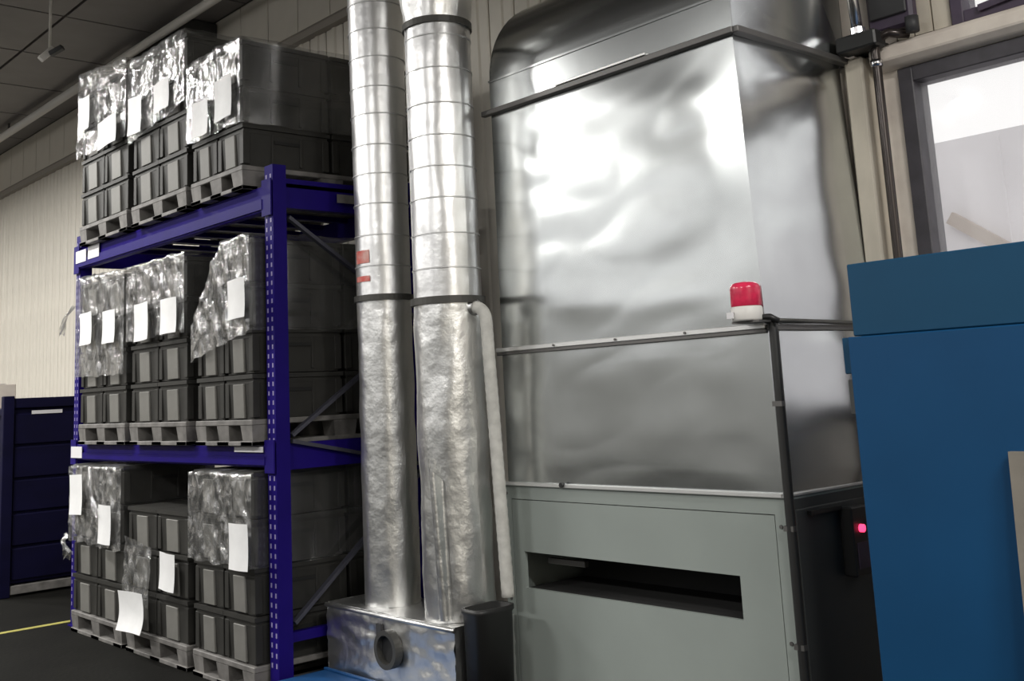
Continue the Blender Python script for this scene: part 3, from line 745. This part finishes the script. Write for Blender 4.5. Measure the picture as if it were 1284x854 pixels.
HD(frontp(HZ1, HZ2, HX0, HX1 - 0.012, HX0 + 0.005, 2.652, 0.011), 'upper_front_sheet', 'galv', smooth=True)
HD(sidep(HZ1, HZ2, HX1 - 0.012, 2.652, 0.010), 'upper_side_sheet', 'galv', smooth=True)
# collar and curved top going back to the wall
prof = [(CY0 + 0.006, HZ2), (CY0 + 0.006, HZ3)]
Rr = 0.52
for k in range(1, 13):
    q = math.radians(80) * k / 12; prof.append((CY0 + 0.006 + Rr * (1 - math.cos(q)), HZ3 + Rr * math.sin(q)))
prof += [(CY1, HZ3 + Rr + 0.05)]
def elbow(u, v):
    i = min(int(v * (len(prof) - 1)), len(prof) - 2); f = v * (len(prof) - 1) - i
    y = prof[i][0] + (prof[i + 1][0] - prof[i][0]) * f; z = prof[i][1] + (prof[i + 1][1] - prof[i][1]) * f
    return (HX0 + 0.004 + (2.652 - HX0) * u, y, z)
HD(MB().box(HX0 + 0.004, 2.656, CY0 + 0.002, CY0 + 0.012, HZ2, HZ3), 'collar_sheet', 'galv')
HD(MB().grid(lambda u, v: elbow(u, 0.07 + 0.93 * v), 20, 40), 'curved_top_sheet', 'galv', smooth=True)
HD(MB().box(HX0, 2.66, CY0 - 0.004, CY0 + 0.006, HZ3 - 0.006, HZ3 + 0.004), 'collar_seam', 'galv')
sp = MB().prism(prof + [(CY1, HZ2)], 2.644, 2.656)
sp.v = [(x + (0.035 * math.sin(math.pi * ((y - CY0) / (CY1 - CY0)) * 0.7)), y, z) for x, y, z in sp.v]
HD(sp, 'top_side_sheet', 'galv')
HD(MB().prism(prof + [(CY1, HZ2)], HX0, HX0 + 0.012), 'top_side_sheet', 'galv')
HD(MB().box(HX0, HX0 + 0.006, CY0 + 0.01, CY1, CZ, HZ2), 'left_side_sheet', 'galv')
HD(MB().box(HX0 + 0.006, 2.65, CY1 - 0.006, CY1, CZ, HZ2), 'back_sheet', 'galv')
# flange bars
HD(MB().box(HX0 - 0.04, 2.675, CY0 - 0.030, CY0 + 0.002, HZ2 - 0.012, HZ2 + 0.016), 'flange_bar', 'galvdark', bevel=0.003)
HD(MB().box(2.656, 2.70, CY0 - 0.02, CY1 + 0.03, HZ2 - 0.012, HZ2 + 0.016), 'flange_bar', 'galvdark', bevel=0.003)
HD(MB().box(1.62, 2.2, CY0 - 0.034, CY0 - 0.004, HZ2 + 0.018, HZ2 + 0.03), 'flange_clip', 'galvrim', bevel=0.002)
HD(MB().box(HX0 - 0.02, HX1 + 0.0, CY0 - 0.022, CY0 + 0.004, HZ1 - 0.004, HZ1 + 0.018), 'seam_strip', 'galvrim', bevel=0.003)
HD(MB().box(HX0 - 0.02, HX1 + 0.0, CY0 - 0.018, CY0 + 0.004, HZ1 - 0.020, HZ1 - 0.004), 'seam_shadow_bar', 'galvdark', bevel=0.002)  # dark bar drawn as the shade below the seam strip
HD(MB().box(HX1 - 0.012, HX1 + 0.014, CY0 - 0.01, CY1 + 0.02, HZ1 - 0.012, HZ1 + 0.012), 'seam_strip', 'galvdark', bevel=0.003)
HD(MB().box(HX0 - 0.03, HX1 + 0.005, CY0 - 0.016, CY0 + 0.004, CZ + 0.001, CZ + 0.018), 'base_trim', 'galvrim', bevel=0.003)
HD(MB().box(HX1, HX1 + 0.014, CY0 - 0.012, CY1, CZ + 0.001, CZ + 0.014), 'base_trim', 'galvrim', bevel=0.003)
for x in (1.5, 1.9, 2.3):
    HD(MB().tube([(x, CY0 - 0.028, HZ1 + 0.007), (x, CY0 - 0.02, HZ1 + 0.007)], 0.006, 8), 'rivet', 'galvdark')
HD(MB().tube([(1.50, CY0 - 0.03, CZ + 0.015), (1.50, CY0 - 0.01, CZ + 0.015)], 0.012, 8), 'latch_bolt', 'black')
# beacon
bc = thing('warning_beacon', 'red domed warning beacon on the corner of the hood seam', 'beacon', (2.668, 0.585, HZ1 + 0.019))
MB().box(-0.055, 0.075, -0.03, 0.065, 0.0, 0.008).build('bracket', 'galvdark', bc)
MB().lathe([(0.058, 0.008), (0.062, 0.016), (0.062, 0.060), (0.057, 0.066)], 0, 0, 32).build('base', 'white', bc, True)
prf = [(0.058, 0.066), (0.060, 0.070), (0.060, 0.135)] + [(0.06 - 0.026 + 0.026 * math.cos(q), 0.135 + 0.026 * math.sin(q)) for q in [math.pi / 2 * i / 6 for i in range(1, 7)]] + [(0.012, 0.165)]
MB().lathe(prf, 0, 0, 32).build('lens_dome', 'red', bc, True)
MB().tube([(0.04, 0.02, 0.02), (0.085, 0.03, 0.02), (0.11, 0.05, 0.0)], 0.012, 8).build('cable_gland', 'black', bc, True)
MB().box(-0.05, -0.02, -0.066, -0.060, 0.02, 0.045).build('type_plate', 'label', bc)
# cable down the corner
pts = [(2.70, 0.64, 1.735), (2.722, 0.655, 1.715), (2.726, 0.655, 1.68), (2.724, 0.655, 1.3), (2.726, 0.652, 1.04), (2.728, 0.65, 0.9), (2.726, 0.652, 0.4), (2.728, 0.652, 0.02), (2.73, 0.68, 0.012)]
cbl = thing('corner_cable', 'thick black cable running down the hood corner from the beacon', 'cable', (2.726, 0.655, 0))
rel(MB().tube([(x + 0.014, y - 0.004, z) for x, y, z in pts], 0.019, 10), cbl).build('cable', 'black', cbl, True)
for z in (0.93, 0.5, 1.4):
    rel(MB().box(2.716, 2.76, 0.63, 0.655, z - 0.01, z + 0.01), cbl).build('cable_clip', 'galvdark', cbl)
# thin cable across the side seam
tag(MB().tube([(2.725, 0.66, 1.725), (2.735, 0.9, 1.722), (2.735, 1.3, 1.716), (2.73, 1.52, 1.72)], 0.009, 8).build('thin_cable', 'clamp', None, True), 'thin dark cable along the side seam of the hood', 'cable')

# ================================================================== WALL FITTINGS beside the hood
bp_ = thing('dark_drop_pipe', 'dark shiny pipe bending down the wall beside the window', 'pipe', (2.84, 1.47, 0))
pts = [(2.99, 1.54, 3.0), (2.95, 1.50, 3.005)]
for k in range(7):
    q = math.pi / 2 * k / 6; pts.append((2.93 - 0.075 * math.sin(q), 1.475, 2.935 + 0.075 * math.cos(q)))
pts += [(2.855, 1.475, 2.5), (2.855, 1.475, 1.6), (2.855, 1.475, 0.0)]
rel(MB().tube(pts, 0.021, 14), bp_).build('pipe_run', 'blackpipe', bp_, True)
rel(MB().tube([(2.855, 1.475, 2.87), (2.855, 1.475, 2.90)], 0.027, 14), bp_).build('collar', 'chrome', bp_, True)
bk = thing('black_wall_bracket', 'black bracket on the wall column at the top hood flange', 'bracket', (2.8, 1.45, 2.95))
rel(MB().box(2.70, 2.90, 1.40, 1.50, 2.955, 3.03), bk).build('bracket_body', 'black', bk, bevel=0.008)
rel(MB().box(2.72, 2.86, 1.50, YW, 2.965, 3.0), bk).build('wall_arm', 'black', bk)
rd = thing('steel_rod', 'bright steel rod standing above the black bracket', 'rod', (2.80, 1.44, 3.03))
MB().tube([(0.0, 0, 0.0), (-0.02, 0, 0.35), (-0.05, 0, 1.1)], 0.026, 12).build('rod', 'chrome', rd, True)
MB().lathe([(0.034, 0.0), (0.034, 0.03)], 0, 0, 12).build('nut', 'chrome', rd)
mb_ = thing('motor_box', 'dark purple grey motor box fixed on the wall above the drop pipe', 'motor box', (2.95, 1.5, 3.06))
rel(MB().box(2.80, 3.02, 1.53, YW - 0.005, 3.04, 3.75), mb_).build('casing', 'purple', mb_, bevel=0.015)
rel(MB().box(2.82, 3.0, 1.515, 1.53, 3.10, 3.7), mb_).build('cover', 'dark', mb_, bevel=0.005)
rel(MB().tube([(3.03, 1.5, 2.99), (3.03, 1.5, 3.06)], 0.03, 12), mb_).build('outlet', 'dark', mb_, True)

# ================================================================== BLUE PANEL
bl = thing('blue_steel_panel', 'tall blue painted steel enclosure standing in front of the window', 'enclosure', (3.9, 0.8, 0))
def BL(mb, n, mt, parent=bl, **k): return rel(mb, bl).build(n, mt, parent, **k)
BL(MB().box(3.205, 4.9, 0.40, 0.44, 0.0, 1.625), 'lower_sheet', 'blue', bevel=0.004)
BL(MB().box(3.222, 4.9, 0.412, 0.45, 1.627, 1.876), 'upper_sheet', 'blue2', bevel=0.004)
BL(MB().box(3.225, 4.88, 0.455, 1.25, 0.02, 1.86), 'body', 'blue', bevel=0.004)
BL(MB().box(3.165, 3.205, 0.43, 0.47, 1.50, 1.625), 'hinge_tab', 'blue2', bevel=0.003)
BL(MB().box(3.172, 3.205, 0.43, 0.47, 1.36, 1.48), 'hinge_tab', 'greyside', bevel=0.003)
bd = thing('hardboard_sheet', 'brown grey hardboard sheet leaning against the blue enclosure', 'board', (3.75, 0.36, 0))
mbx = MB().taper((3.72, 4.5, 0.30, 0.32), 0.0, (3.72, 4.5, 0.372, 0.392), 1.245)
rel(mbx, bd).build('sheet', 'board', bd)
